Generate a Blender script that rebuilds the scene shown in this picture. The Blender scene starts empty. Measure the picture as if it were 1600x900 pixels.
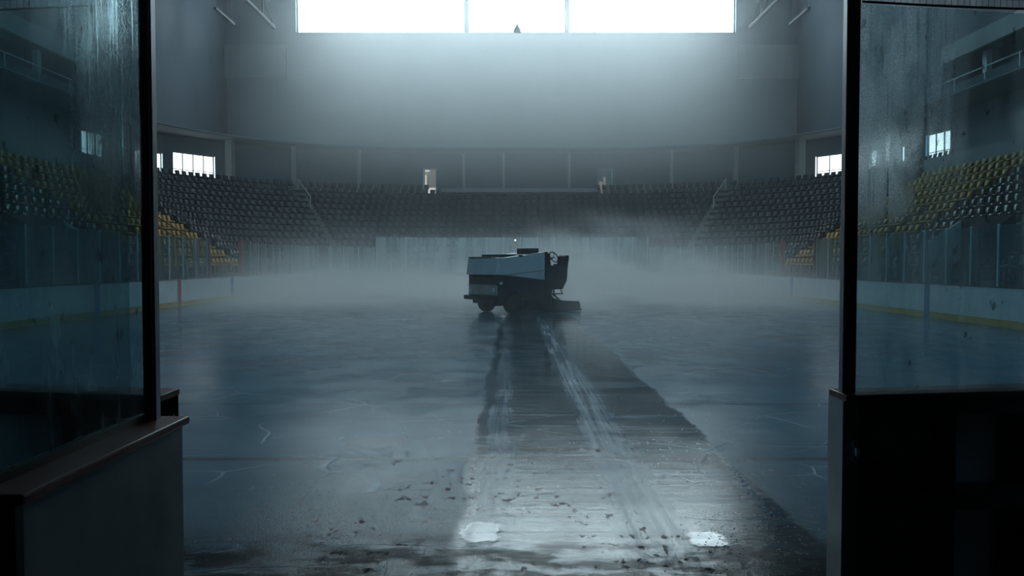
import bpy, bmesh, math, random
from mathutils import Vector, Matrix
random.seed(7)
sc = bpy.context.scene
COL = sc.collection
PI = math.pi

# ------------------------------------------------------------------ camera
F = 1250.0
EYE = 1.77
PITCH = math.atan(40 / F)
cd = bpy.data.cameras.new('camera')
cd.sensor_width = 36.0
cd.lens = F / 1600 * 36.0
cd.clip_end = 500
cam = bpy.data.objects.new('camera', cd)
COL.objects.link(cam)
cam.location = (0, 0, EYE)
cam.rotation_euler = (PI / 2 - PITCH, 0, 0)
sc.camera = cam
cp, sp = math.cos(PITCH), math.sin(PITCH)


def ray(x, y):
    a, b = (x - 800) / F, (450 - y) / F
    return Vector((a, cp + b * sp, -sp + b * cp))


def at(x, y, Y):
    r = ray(x, y)
    return Vector((0, 0, EYE)) + r * (Y / r.y)


def ground(x, y, z=0.0):
    r = ray(x, y)
    return Vector((0, 0, EYE)) + r * ((z - EYE) / r.z)


# ------------------------------------------------------------------ mesh builder
class MB:
    def __init__(self):
        self.v, self.f = [], []

    def add(self, vs, fs):
        n = len(self.v)
        self.v += [tuple(p) for p in vs]
        self.f += [tuple(i + n for i in f) for f in fs]
        return self

    def box(self, x0, x1, y0, y1, z0, z1):
        vs = [(x, y, z) for z in (z0, z1) for y in (y0, y1) for x in (x0, x1)]
        return self.add(vs, BOXF)

    def hexa(self, b, t):
        """four bottom points and four top points, both counter-clockwise"""
        fs = [(3, 2, 1, 0), (4, 5, 6, 7)] + [(i, (i + 1) % 4, 4 + (i + 1) % 4, 4 + i) for i in range(4)]
        return self.add(list(b) + list(t), fs)

    def prism(self, poly, d):
        """poly: 3-D outline, extruded along d"""
        n = len(poly)
        d = Vector(d)
        vs = [Vector(p) for p in poly] + [Vector(p) + d for p in poly]
        fs = [tuple(range(n - 1, -1, -1)), tuple(range(n, 2 * n))]
        fs += [(i, (i + 1) % n, n + (i + 1) % n, n + i) for i in range(n)]
        return self.add(vs, fs)

    def tube(self, pts, r, n=8, closed=False):
        pts = [Vector(p) for p in pts]
        m = len(pts)
        vs, fs = [], []
        for i, p in enumerate(pts):
            a = pts[(i - 1) % m] if (i or closed) else p
            b = pts[(i + 1) % m] if (i < m - 1 or closed) else p
            t = (b - a).normalized()
            up = Vector((0, 0, 1)) if abs(t.z) < .95 else Vector((1, 0, 0))
            s = t.cross(up).normalized()
            u = s.cross(t)
            for k in range(n):
                c = 2 * PI * k / n
                vs.append(p + (s * math.cos(c) + u * math.sin(c)) * r)
        for i in range(m if closed else m - 1):
            j = (i + 1) % m
            for k in range(n):
                l = (k + 1) % n
                fs.append((i * n + k, j * n + k, j * n + l, i * n + l))
        if not closed:
            fs.append(tuple(range(n)))
            fs.append(tuple((m - 1) * n + k for k in range(n - 1, -1, -1)))
        return self.add(vs, fs)

    def lathe(self, prof, c, axis=(0, 0, 1), n=24):
        """prof: (radius, height along axis)"""
        ax = Vector(axis).normalized()
        up = Vector((0, 0, 1)) if abs(ax.z) < .9 else Vector((1, 0, 0))
        s = ax.cross(up).normalized()
        u = ax.cross(s)
        c = Vector(c)
        vs, fs = [], []
        for r, h in prof:
            for k in range(n):
                t = 2 * PI * k / n
                vs.append(c + ax * h + (s * math.cos(t) + u * math.sin(t)) * r)
        m = len(prof)
        for i in range(m - 1):
            for k in range(n):
                l = (k + 1) % n
                fs.append((i * n + k, i * n + l, (i + 1) * n + l, (i + 1) * n + k))
        fs.append(tuple(range(n - 1, -1, -1)))
        fs.append(tuple((m - 1) * n + k for k in range(n)))
        return self.add(vs, fs)

    def strip(self, pa, pb, z0, z1):
        """solid wall between two matching plan polylines"""
        n = len(pa)
        vs = []
        for p, q in zip(pa, pb):
            vs += [(p[0], p[1], z0), (q[0], q[1], z0), (q[0], q[1], z1), (p[0], p[1], z1)]
        fs = []
        for i in range(n - 1):
            a, b = 4 * i, 4 * i + 4
            for k in range(4):
                l = (k + 1) % 4
                fs.append((a + k, b + k, b + l, a + l))
        fs.append((0, 1, 2, 3))
        e = 4 * (n - 1)
        fs.append((e + 3, e + 2, e + 1, e))
        return self.add(vs, fs)

    def build(self, name, mat, parent=None, bevel=0.0, smooth=False, kind=None):
        off = Vector((0, 0, 0))
        p = parent
        while p is not None:
            off += p.location
            p = p.parent
        me = bpy.data.meshes.new(name)
        me.from_pydata([tuple(Vector(v) - off) for v in self.v], [], self.f)
        bm = bmesh.new()
        bm.from_mesh(me)
        bmesh.ops.recalc_face_normals(bm, faces=bm.faces)
        if bevel:
            ed = [e for e in bm.edges if len(e.link_faces) == 2 and e.calc_face_angle(0) > .5]
            bmesh.ops.bevel(bm, geom=ed, offset=bevel, segments=2, affect='EDGES', profile=.6, clamp_overlap=True)
        if smooth:
            for f in bm.faces:
                f.smooth = True
        bm.to_mesh(me)
        bm.free()
        me.materials.append(mat)
        o = bpy.data.objects.new(name, me)
        COL.objects.link(o)
        o.parent = parent
        if kind:
            o['kind'] = kind
        return o


BOXF = [(0, 2, 3, 1), (4, 5, 7, 6), (0, 1, 5, 4), (2, 6, 7, 3), (0, 4, 6, 2), (1, 3, 7, 5)]


def tag(o, label=None, cat=None, group=None, kind=None):
    if label: o['label'] = label
    if cat: o['category'] = cat
    if group: o['group'] = group
    if kind: o['kind'] = kind
    return o


def thing(name, loc, label, cat, group=None, kind=None):
    o = bpy.data.objects.new(name, None)
    COL.objects.link(o)
    o.location = loc
    o.empty_display_size = .2
    return tag(o, label, cat, group, kind)


# ------------------------------------------------------------------ node helpers
class N:
    """tiny expression builder over a node tree"""
    def __init__(self, nt):
        self.nt = nt

    def new(self, t, **kw):
        n = self.nt.nodes.new(t)
        for k, v in kw.items():
            setattr(n, k, v)
        return n

    def link(self, a, b):
        self.nt.links.new(a, b)

    def put(self, v, sock):
        if isinstance(v, bpy.types.NodeSocket):
            self.link(v, sock)
        else:
            sock.default_value = v

    def m(self, op, a, b=0.0, c=0.0, clamp=False):
        n = self.new('ShaderNodeMath', operation=op)
        n.use_clamp = clamp
        self.put(a, n.inputs[0])
        self.put(b, n.inputs[1])
        if len(n.inputs) > 2:
            self.put(c, n.inputs[2])
        return n.outputs[0]

    def ss(self, v, a, b, lo=0.0, hi=1.0):
        n = self.new('ShaderNodeMapRange', interpolation_type='SMOOTHSTEP')
        self.put(v, n.inputs['Value'])
        n.inputs['From Min'].default_value = a
        n.inputs['From Max'].default_value = b
        n.inputs['To Min'].default_value = lo
        n.inputs['To Max'].default_value = hi
        return n.outputs[0]

    def pos(self):
        if not hasattr(self, '_p'):
            g = self.new('ShaderNodeNewGeometry')
            s = self.new('ShaderNodeSeparateXYZ')
            self.link(g.outputs['Position'], s.inputs[0])
            self._p = g.outputs['Position']
            self._s = s.outputs
        return self._p

    def xyz(self):
        self.pos()
        return self._s

    def objco(self):
        t = self.new('ShaderNodeTexCoord')
        return t.outputs['Object']

    def noise(self, vec, scale=(1, 1, 1), s=1.0, detail=2.0, rough=.5, dist=0.0, loc=(0, 0, 0)):
        mp = self.new('ShaderNodeMapping')
        mp.inputs['Scale'].default_value = scale
        mp.inputs['Location'].default_value = loc
        self.link(vec, mp.inputs['Vector'])
        n = self.new('ShaderNodeTexNoise')
        self.link(mp.outputs[0], n.inputs['Vector'])
        n.inputs['Scale'].default_value = s
        n.inputs['Detail'].default_value = detail
        n.inputs['Roughness'].default_value = rough
        n.inputs['Distortion'].default_value = dist
        return n.outputs['Fac']

    def voro(self, vec, s=1.0, feature='F1', scale=(1, 1, 1)):
        mp = self.new('ShaderNodeMapping')
        mp.inputs['Scale'].default_value = scale
        self.link(vec, mp.inputs['Vector'])
        n = self.new('ShaderNodeTexVoronoi', feature=feature)
        self.link(mp.outputs[0], n.inputs['Vector'])
        n.inputs['Scale'].default_value = s
        return n.outputs['Distance']

    def mix(self, f, a, b):
        n = self.new('ShaderNodeMix', data_type='RGBA')
        self.put(f, n.inputs[0])
        self.put(a, n.inputs[6])
        self.put(b, n.inputs[7])
        return n.outputs[2]

    def bump(self, h, strength=.3, dist=.01):
        n = self.new('ShaderNodeBump')
        n.inputs['Strength'].default_value = strength
        n.inputs['Distance'].default_value = dist
        self.link(h, n.inputs['Height'])
        return n.outputs[0]


def new_mat(name):
    m = bpy.data.materials.new(name)
    m.use_nodes = True
    m.node_tree.nodes.clear()
    k = N(m.node_tree)
    out = k.new('ShaderNodeOutputMaterial')
    return m, k, out


def rgb(c):
    return (c[0], c[1], c[2], 1)


def pbr(name, c, rough=.5, metal=0.0, var=.25, vs=3.0, bump=.1, bs=30.0, spec=.5):
    m, k, out = new_mat(name)
    p = k.new('ShaderNodeBsdfPrincipled')
    co = k.pos()
    n1 = k.noise(co, s=vs, detail=3)
    f = k.ss(n1, .3, .7)
    dark = tuple(x * (1 - var) for x in c)
    k.link(k.mix(f, rgb(dark), rgb(c)), p.inputs['Base Color'])
    k.put(k.ss(n1, .2, .8, rough * 1.15, rough * .85), p.inputs['Roughness'])
    p.inputs['Metallic'].default_value = metal
    p.inputs['Specular IOR Level'].default_value = spec
    if bump:
        k.link(k.bump(k.noise(co, s=bs, detail=2), bump, .004), p.inputs['Normal'])
    k.link(p.outputs[0], out.inputs['Surface'])
    return m


def emit(name, c, s, var=.04):
    m, k, out = new_mat(name)
    e = k.new('ShaderNodeEmission')
    n1 = k.noise(k.pos(), s=.3)
    k.link(k.mix(n1, rgb(tuple(x * (1 - var) for x in c)), rgb(c)), e.inputs['Color'])
    e.inputs['Strength'].default_value = s
    k.link(e.outputs[0], out.inputs['Surface'])
    return m


def far_glass(name):
    m, k, out = new_mat(name)
    tr = k.new('ShaderNodeBsdfTransparent')
    tr.inputs[0].default_value = (.80, .90, .92, 1)
    df = k.new('ShaderNodeBsdfTranslucent')
    df.inputs[0].default_value = (.72, .90, .94, 1)
    gl = k.new('ShaderNodeBsdfGlossy')
    gl.inputs['Roughness'].default_value = .12
    co = k.pos()
    streak = k.noise(co, (1, 1, .10), s=1.1, detail=4, rough=.6)
    f = k.ss(streak, .36, .70, .18, .42)
    m1 = k.new('ShaderNodeMixShader')
    k.link(f, m1.inputs[0]); k.link(tr.outputs[0], m1.inputs[1]); k.link(df.outputs[0], m1.inputs[2])
    m2 = k.new('ShaderNodeMixShader')
    m2.inputs[0].default_value = .05
    k.link(m1.outputs[0], m2.inputs[1]); k.link(gl.outputs[0], m2.inputs[2])
    k.link(m2.outputs[0], out.inputs['Surface'])
    return m


def near_glass(name, axis, edge, sgn, tint, gloss=.012):
    """wet, frosted rink glass; axis: 0 = pane across X, 1 = pane along Y; frost is thickest near `edge`"""
    m, k, out = new_mat(name)
    co = k.pos()
    s = k.xyz()
    h = s[axis]
    z = s[2]
    d = k.m('MULTIPLY', k.m('SUBTRACT', h, edge), sgn)          # distance from the post
    tr = k.new('ShaderNodeBsdfTransparent')
    tr.inputs[0].default_value = rgb(tint)
    df = k.new('ShaderNodeBsdfTranslucent')
    df.inputs[0].default_value = (.92, .98, 1.0, 1)
    gl = k.new('ShaderNodeBsdfGlossy')
    gl.inputs['Roughness'].default_value = .06
    # condensation: fine beads, thick by the post, run off in clear drips
    big = k.noise(co, (1, 1, .45), s=3.4, detail=4, rough=.6)
    zone = k.m('MULTIPLY', k.ss(d, .66, .10), k.ss(z, 1.90, 2.15))
    zone = k.m('MULTIPLY', zone, k.ss(big, .32, .56))
    beads = k.ss(k.noise(co, s=150, detail=2, rough=.7), .42, .62)
    drips = k.ss(k.noise(co, (1, 1, .035), s=34, detail=2), .56, .63)
    fr = k.m('MULTIPLY', zone, k.m('MULTIPLY_ADD', beads, .50, .50))
    fr = k.m('MULTIPLY', fr, k.m('SUBTRACT', 1.0, k.m('MULTIPLY', drips, .9)))
    film = k.ss(k.noise(co, (1, 1, .10), s=7, detail=4, rough=.65), .38, .75, .04, .20)
    low = k.m('MULTIPLY', k.ss(z, 1.75, 1.25), k.ss(k.noise(co, (1, 1, .15), s=16, detail=3), .48, .7, 0, .10))
    spots = k.m('MULTIPLY', k.ss(k.noise(co, s=26, detail=3), .66, .72), .0)
    f = k.m('ADD', k.m('ADD', fr, film), k.m('ADD', low, spots), clamp=True)
    rf = k.new('ShaderNodeBsdfRefraction')
    rf.inputs['Color'].default_value = (.86, .96, 1.0, 1)
    rf.inputs['Roughness'].default_value = .36
    rf.inputs['IOR'].default_value = 1.12
    mf = k.new('ShaderNodeMixShader')
    mf.inputs[0].default_value = .5
    k.link(df.outputs[0], mf.inputs[1]); k.link(rf.outputs[0], mf.inputs[2])
    m1 = k.new('ShaderNodeMixShader')
    k.link(f, m1.inputs[0]); k.link(tr.outputs[0], m1.inputs[1]); k.link(mf.outputs[0], m1.inputs[2])
    # dirt: dark smears
    dirt = k.new('ShaderNodeBsdfDiffuse')
    dirt.inputs[0].default_value = (.03, .04, .045, 1)
    m3 = k.new('ShaderNodeMixShader')
    k.link(k.m('MULTIPLY', k.ss(k.noise(co, (1, 1, .5), s=22, detail=3), .68, .74), .55), m3.inputs[0])
    k.link(m1.outputs[0], m3.inputs[1]); k.link(dirt.outputs[0], m3.inputs[2])
    m2 = k.new('ShaderNodeMixShader')
    m2.inputs[0].default_value = gloss
    k.link(m3.outputs[0], m2.inputs[1]); k.link(gl.outputs[0], m2.inputs[2])
    k.link(m2.outputs[0], out.inputs['Surface'])
    return m


def ice_material():
    m, k, out = new_mat('wet_ice')
    co = k.pos()
    x, y, z = k.xyz()[0], k.xyz()[1], k.xyz()[2]
    p = k.new('ShaderNodeBsdfPrincipled')
    wob = k.m('MULTIPLY_ADD', k.noise(co, (1, .35, 1), s=2.2, detail=3), .30, -.15)
    xw = k.m('ADD', x, wob)
    # the resurfacer's wet path, 2.3 m wide, with two dry ridges where water ran off
    path = k.m('MULTIPLY', k.ss(xw, -.42, -.30), k.ss(xw, 2.0, 1.9))
    path = k.m('MULTIPLY', path, k.ss(y, 27.5, 26.0))
    ridge = k.m('MULTIPLY', k.ss(xw, .62, .84), k.ss(xw, 1.30, .98))
    ridge2 = k.m('MULTIPLY', k.ss(xw, -.30, -.2), k.ss(xw, .06, -.06))
    rid = k.m('MAXIMUM', ridge, k.m('MULTIPLY', ridge2, .55))
    comb = k.ss(k.noise(co, (6, .12, 1), s=3.0, detail=4, rough=.6), .35, .68)
    band = k.ss(k.noise(co, (.12, 2.4, 1), s=2.4, detail=4, rough=.65), .38, .66)
    rid = k.m('MULTIPLY', rid, k.m('MULTIPLY_ADD', comb, .7, .3))
    rid = k.m('MULTIPLY', rid, path)
    wet = k.m('MULTIPLY', path, k.m('SUBTRACT', 1.0, rid))
    wetb = k.m('MULTIPLY', wet, k.m('MULTIPLY_ADD', band, -.55, 1.0))
    # colour
    mott = k.ss(k.noise(co, (.6, .9, 1), s=.55, detail=5, rough=.6), .3, .72)
    base = k.mix(mott, (.058, .145, .20, 1), (.095, .21, .275, 1))
    base = k.mix(wetb, base, (.012, .040, .058, 1))
    base = k.mix(rid, base, (.12, .22, .29, 1))
    # painted lines under the ice: goal line, hash line and face-off dot
    def line(c, w, v=y):
        return k.ss(k.m('ABSOLUTE', k.m('SUBTRACT', v, c)), w, w * .4)
    base = k.mix(k.m('MULTIPLY', line(7.15, .07), .8), base, (.03, .03, .045, 1))
    base = k.mix(k.m('MULTIPLY', line(9.95, .05), .6), base, (.04, .06, .08, 1))
    cx, cy = ground(590, 690).x, ground(590, 690).y
    dx = k.m('SUBTRACT', x, cx); dy = k.m('SUBTRACT', y, cy)
    rr = k.m('SQRT', k.m('ADD', k.m('MULTIPLY', dx, dx), k.m('MULTIPLY', dy, dy)))
    base = k.mix(k.m('MULTIPLY', k.ss(rr, .36, .28), .25), base, (.30, .10, .11, 1))
    # skate cuts and cracks
    warp = k.new('ShaderNodeMixRGB', blend_type='ADD')
    nz = k.new('ShaderNodeTexNoise'); nz.inputs['Scale'].default_value = .5
    k.link(co, nz.inputs['Vector'])
    warp.inputs[0].default_value = .9
    k.link(co, warp.inputs[1]); k.link(nz.outputs['Color'], warp.inputs[2])
    ck = k.voro(warp.outputs[0], .42, 'DISTANCE_TO_EDGE', (1, .8, 1))
    ck2 = k.voro(warp.outputs[0], .9, 'DISTANCE_TO_EDGE', (.7, 1.0, 1))
    gap = k.ss(k.noise(co, s=.8, detail=2), .48, .60)
    gap2 = k.ss(k.noise(co, s=.5, detail=2, loc=(4, 2, 0)), .46, .60)
    crack = k.m('MAXIMUM', k.m('MULTIPLY', k.ss(ck, .006, .002), gap2), k.m('MULTIPLY', k.ss(ck2, .010, .003), gap))
    crack = k.m('MULTIPLY', crack, k.m('MULTIPLY', k.ss(y, 22, 8), k.m('SUBTRACT', 1.0, k.m('MULTIPLY', path, .8))))
    near = k.ss(y, 14, 4.6)
    base = k.mix(k.m('MULTIPLY', crack, k.m('MULTIPLY_ADD', near, .34, .12)), base, (.62, .72, .76, 1))
    # grit frozen into the surface
    grit = k.ss(k.noise(co, (1, .55, 1), s=13, detail=3, rough=.6), .595, .63)
    gzone = k.m('MULTIPLY', k.ss(k.noise(co, s=1.1, detail=2), .42, .55), k.m('MULTIPLY', k.ss(y, 9.0, 6.8), k.ss(k.m('ABSOLUTE', k.m('SUBTRACT', x, .1)), 2.6, 1.0)))
    grit = k.m('MULTIPLY', grit, gzone)
    base = k.mix(grit, base, (.02, .028, .032, 1))
        # dark slushy water near the gate
    grime = k.m('MULTIPLY', k.ss(y, 5.35, 4.75), k.ss(k.noise(co, (.8, 1.6, 1), s=3.2, detail=5, rough=.65), .40, .56))
    base = k.mix(k.m('MULTIPLY', grime, .85), base, (.012, .022, .03, 1))
    k.link(base, p.inputs['Base Color'])
    # gloss
    rn = k.noise(co, (1, .7, 1), s=1.4, detail=5, rough=.65)
    ro = k.ss(rn, .25, .75, .16, .25)
    ro = k.m('SUBTRACT', ro, k.m('MULTIPLY', wetb, .13))
    ro = k.m('ADD', ro, k.m('MULTIPLY', rid, .05))
    melt = k.m('MULTIPLY', near, k.ss(k.noise(co, (1, 1, 1), s=1.25, detail=4), .50, .60))
    ro = k.m('SUBTRACT', ro, k.m('MULTIPLY', melt, .12))
    ro = k.m('ADD', ro, k.m('MULTIPLY', grit, .4))
    ro = k.m('ADD', ro, k.m('MULTIPLY', grime, .12))
    pud = None
    for px, py, ax, ay in ((1102, 842, .13, .15), (752, 832, .14, .22), (930, 825, .75, .50)):
        c = ground(px, py)
        ux = k.m('DIVIDE', k.m('SUBTRACT', x, c.x), ax)
        uy = k.m('DIVIDE', k.m('SUBTRACT', y, c.y), ay)
        q = k.m('ADD', k.m('POWER', k.m('ABSOLUTE', ux), 3.0), k.m('POWER', k.m('ABSOLUTE', uy), 3.0))
        q = k.ss(k.m('ADD', q, k.m('MULTIPLY_ADD', k.noise(co, s=9, detail=4), 2.2, -1.1)), 1.25, .45)
        if px == 930:
            q = k.m('MULTIPLY', q, .40)
        pud = q if pud is None else k.m('MAXIMUM', pud, q)
    ro = k.m('MULTIPLY', ro, k.m('MULTIPLY_ADD', pud, -.78, 1.0))
    k.link(k.m('MAXIMUM', ro, .03), p.inputs['Roughness'])
    p.inputs['IOR'].default_value = 1.31
    k.link(k.m('MULTIPLY', k.m('MULTIPLY_ADD', wetb, .20, .17), k.m('MULTIPLY_ADD', grime, -.8, 1.0)), p.inputs['Specular IOR Level'])
    fine = k.noise(co, (1, 1, 1), s=60, detail=3, rough=.7)
    med = k.noise(co, (1, .5, 1), s=6, detail=3, rough=.6)
    swell = k.noise(co, (1, .6, 1), s=1.5, detail=2)
    hh = k.m('ADD', k.m('MULTIPLY', fine, k.m('MULTIPLY', k.m('MULTIPLY_ADD', near, .9, .1), k.m('MULTIPLY_ADD', path, -.55, 1.0))), k.m('MULTIPLY', med, .35))
    hh = k.m('ADD', hh, k.m('MULTIPLY', swell, .5))
    hh = k.m('ADD', hh, k.m('MULTIPLY', band, k.m('MULTIPLY', path, .15)))
    hh = k.m('SUBTRACT', hh, k.m('MULTIPLY', crack, .7))
    hh = k.m('MULTIPLY', hh, k.m('MULTIPLY_ADD', pud, -.80, 1.0))
    k.link(k.bump(hh, .35, .008), p.inputs['Normal'])
    k.link(p.outputs[0], out.inputs['Surface'])
    return m


# ------------------------------------------------------------------ materials
WIN_E = 13.5
DAY = (.71, .92, 1.0)
M = dict(
    ice=ice_material(),
    concrete=pbr('concrete', (.20, .22, .23), .8, var=.35, vs=.8),
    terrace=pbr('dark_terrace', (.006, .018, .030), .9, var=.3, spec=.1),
    wall=pbr('painted_wall', (.16, .21, .24), .8, var=.15, vs=.25),
    panel=pbr('pale_panel', (.46, .48, .46), .7, var=.12, vs=.5),
    upper=pbr('blue_wall', (.03, .055, .08), .8, var=.12, vs=.2),
    ceiling=pbr('dark_ceiling', (.08, .10, .11), .8),
    truss=pbr('dark_truss', (.07, .085, .09), .7, spec=.2),
    band=pbr('pale_band', (.22, .26, .27), .8, var=.12, vs=.3),
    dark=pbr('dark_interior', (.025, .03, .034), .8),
    white=pbr('board_white', (.80, .85, .86), .4, var=.12, vs=1.5),
    scuffed=pbr('scuffed_board', (.34, .38, .39), .45, var=.35, vs=2.2),
    yellow=pbr('kick_yellow', (.70, .46, .08), .5, var=.2),
    cap=pbr('cap_red', (.16, .055, .05), .38, var=.3),
    red=pbr('post_red', (.38, .05, .05), .45),
    redline=pbr('line_red', (.50, .07, .08), .5),
    blue=pbr('line_blue', (.05, .20, .50), .5),
    steel=pbr('galvanised_steel', (.42, .46, .48), .35, metal=.7, bump=.05),
    alu=pbr('aluminium_post', (.68, .72, .73), .35, metal=.35, bump=.05),
    black=pbr('black_steel', (.030, .036, .040), .38, metal=.3, bump=.05),
    seat_y=pbr('seat_yellow', (.50, .27, .025), .5, var=.2, vs=2, bump=0, spec=.12),
    seat_d=pbr('seat_navy', (.002, .017, .034), .45, var=.2, vs=2, bump=0, spec=.08),
    seat_glint=pbr('seat_navy_glint', (.006, .020, .036), .27, var=.2, vs=2, bump=0, spec=.6),  # same seats as the matte mass; glossier copy added to give near ones glints
    rubber=pbr('tyre_rubber', (.022, .024, .026), .75),
    body=pbr('machine_white', (.50, .55, .57), .35, var=.12, vs=2.5),
    lower=pbr('machine_navy', (.025, .038, .05), .4),
    chrome=pbr('dull_metal', (.45, .48, .50), .35, metal=.8),
    lens=pbr('lamp_lens', (.55, .58, .56), .15, bump=0),
    vinyl=pbr('black_vinyl', (.02, .022, .025), .5),
    net=pbr('net_cord', (.03, .035, .038), .8, bump=0),
    slush=pbr('slush', (.70, .78, .82), .3, bump=0),
    fglass=far_glass('scratched_acrylic'),
    sky=emit('daylight_pane', DAY, WIN_E),
    sky_side=emit('daylight_side_pane', (.88, .98, 1.0), 2.3),
    lit=emit('lit_doorway', (1.0, .98, .86), .8, .3),
    lit2=emit('lit_doorway_dim', (1.0, .93, .78), .22, .5),
    lit3=emit('lit_corridor', (.95, 1.0, .88), .16, .5),
    bulb=emit('bulb', (1.0, 1.0, .95), 9.0),
)
M['glass_l'] = near_glass('wet_glass_left', 1, 3.28, -1, (.62, .75, .78), .002)
M['glass_r'] = near_glass('wet_glass_right', 0, 1.70, 1, (.68, .80, .83))
M['glass_b'] = near_glass('wet_glass_behind', 0, -1.75, -1, (.62, .72, .74))

# ------------------------------------------------------------------ plan curves
CX, CY = 7.1, 50.5          # corner centre of the bowl


def rr_path(hw, y0, cx=CX, cy=CY, far=None, step=4.0, na=22):
    """rounded plan from left near to right near: points and inward angle"""
    r = hw - cx
    pts = []
    n = max(2, int((cy - y0) / step) + 1)
    for i in range(n):
        pts.append((-hw, y0 + (cy - y0) * i / n))
    for i in range(na + 1):
        a = PI - (PI / 2) * i / na
        pts.append((-cx + r * math.cos(a), cy + r * math.sin(a)))
    for i in range(1, 7):
        pts.append((-cx + 2 * cx * i / 7, cy + r))
    for i in range(na + 1):
        a = PI / 2 - (PI / 2) * i / na
        pts.append((cx + r * math.cos(a), cy + r * math.sin(a)))
    for i in range(1, n + 1):
        pts.append((hw, cy - (cy - y0) * i / n))
    return pts


def walk(hw, y0, pitch, cx=CX, cy=CY):
    """points every `pitch` along the rounded plan with the inward heading"""
    r = hw - cx
    L1, L2 = cy - y0, r * PI / 2
    tot = 2 * L1 + 2 * L2 + 2 * cx
    n = int(tot / pitch)
    s0 = (tot - (n - 1) * pitch) / 2
    for i in range(n):
        s = s0 + i * pitch
        yield s, rr_point(hw, y0, s, cx, cy)


def rr_point(hw, y0, s, cx=CX, cy=CY):
    r = hw - cx
    L1, L2 = cy - y0, r * PI / 2
    if s < L1:
        return -hw, y0 + s, 0.0
    s -= L1
    if s < L2:
        a = PI - s / r
        return -cx + r * math.cos(a), cy + r * math.sin(a), a - PI
    s -= L2
    if s < 2 * cx:
        return -cx + s, cy + r, -PI / 2
    s -= 2 * cx
    if s < L2:
        a = PI / 2 - s / r
        return cx + r * math.cos(a), cy + r * math.sin(a), a - PI
    s -= L2
    return hw, cy - s, PI


def ring_hit(px, hw, cx=CX, cy=CY):
    """where the view ray of image column px meets the rounded plan"""
    k = (px - 800) / F
    r = hw - cx
    sgn = 1 if k >= 0 else -1
    k = abs(k)
    if k > 0 and hw / k <= cy:
        return sgn * hw, hw / k
    A = 1 + k * k; B = -2 * (k * cx + cy); Cc = cx * cx + cy * cy - r * r
    d = (-B + math.sqrt(B * B - 4 * A * Cc)) / (2 * A)
    if k * d < cx:
        d = cy + r
    return sgn * k * d, d


# ------------------------------------------------------------------ shell
Y0 = 12.0
tag(MB().box(-31, 31, -4, 78, -.35, -.06).build('floor', M['concrete']), 'grey concrete floor slab under the whole arena', 'floor', kind='structure')
tag(MB().box(-2.2, 2.2, -3.5, 3.86, -.06, -.005).build('floor_gateway', M['concrete']), 'concrete threshold in front of the gate opening', 'floor', kind='structure')


def rink_outline(hw=13.4, far=57.0, r=8.0, near=3.9, rn=8.5):
    pts = []
    for i in range(13):
        a = PI + (PI / 2) * i / 12
        pts.append((-(hw - rn) + rn * math.cos(a), near + rn + rn * math.sin(a)))
    for i in range(13):
        a = 1.5 * PI + (PI / 2) * i / 12
        pts.append(((hw - rn) + rn * math.cos(a), near + rn + rn * math.sin(a)))
    for i in range(17):
        a = (PI / 2) * i / 16
        pts.append(((hw - r) + r * math.cos(a), far - r + r * math.sin(a)))
    for i in range(17):
        a = PI / 2 + (PI / 2) * i / 16
        pts.append((-(hw - r) + r * math.cos(a), far - r + r * math.sin(a)))
    return pts


ice = MB().prism([(x, y, -.06) for x, y in rink_outline(hw=13.38, far=56.98)], (0, 0, .06)).build('ice_sheet', M['ice'])
tag(ice, 'grey blue ice sheet with a dark wet strip running down its middle', 'ice', kind='structure')

WB = 74.0                    # back wall
WS = 26.2                    # upper side walls
TOP = 33.0
# back wall with the big window opening
wl, wr = at(462, 50, WB).x, at(1150, 50, WB).x
wz0 = at(800, 50.5, WB).z
wz1 = 31.0
mb = MB()
mb.box(-WS - .4, wl, WB, WB + .9, 11.5, TOP); mb.box(wr, WS + .4, WB, WB + .9, 11.5, TOP)
mb.box(wl, wr, WB, WB + .9, 11.5, wz0); mb.box(wl, wr, WB, WB + .9, wz1, TOP)
tag(mb.build('wall_back', M['wall']), 'high grey back wall carrying the big window', 'wall', kind='structure')
w = thing('window_1', ((wl + wr) / 2, WB + .5, wz0), 'huge bright window high in the back wall', 'window', kind='structure')
MB().box(wl - .6, wr + .6, WB + .91, WB + .95, wz0 - .6, wz1 + .6).build('window_pane', M['sky'], w)
fr = MB()
for a, b in ((725, 732.5), (882.5, 890)):
    fr.box(at(a, 20, WB).x, at(b, 20, WB).x, WB + .35, WB + .6, wz0, wz1)
fr.box(wl, wr, WB + .35, WB + .6, 26.2, 26.6); fr.box(wl, wr, WB + .4, WB + .6, wz0, wz0 + .12); fr.box(wl, wr, WB + .4, WB + .6, wz1 - .2, wz1)
fr.box(wl, wl + .12, WB + .4, WB + .6, wz0, wz1); fr.box(wr - .12, wr, WB + .4, WB + .6, wz0, wz1)
fr.build('window_frame', M['black'], w)
mu = MB()
for a in (683.5, 929.5):
    X = at(a, 20, WB).x
    mu.box(X - .04, X + .04, WB + .45, WB + .58, wz0, wz1)
mu.build('glazing_bar', M['black'], w)

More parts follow.
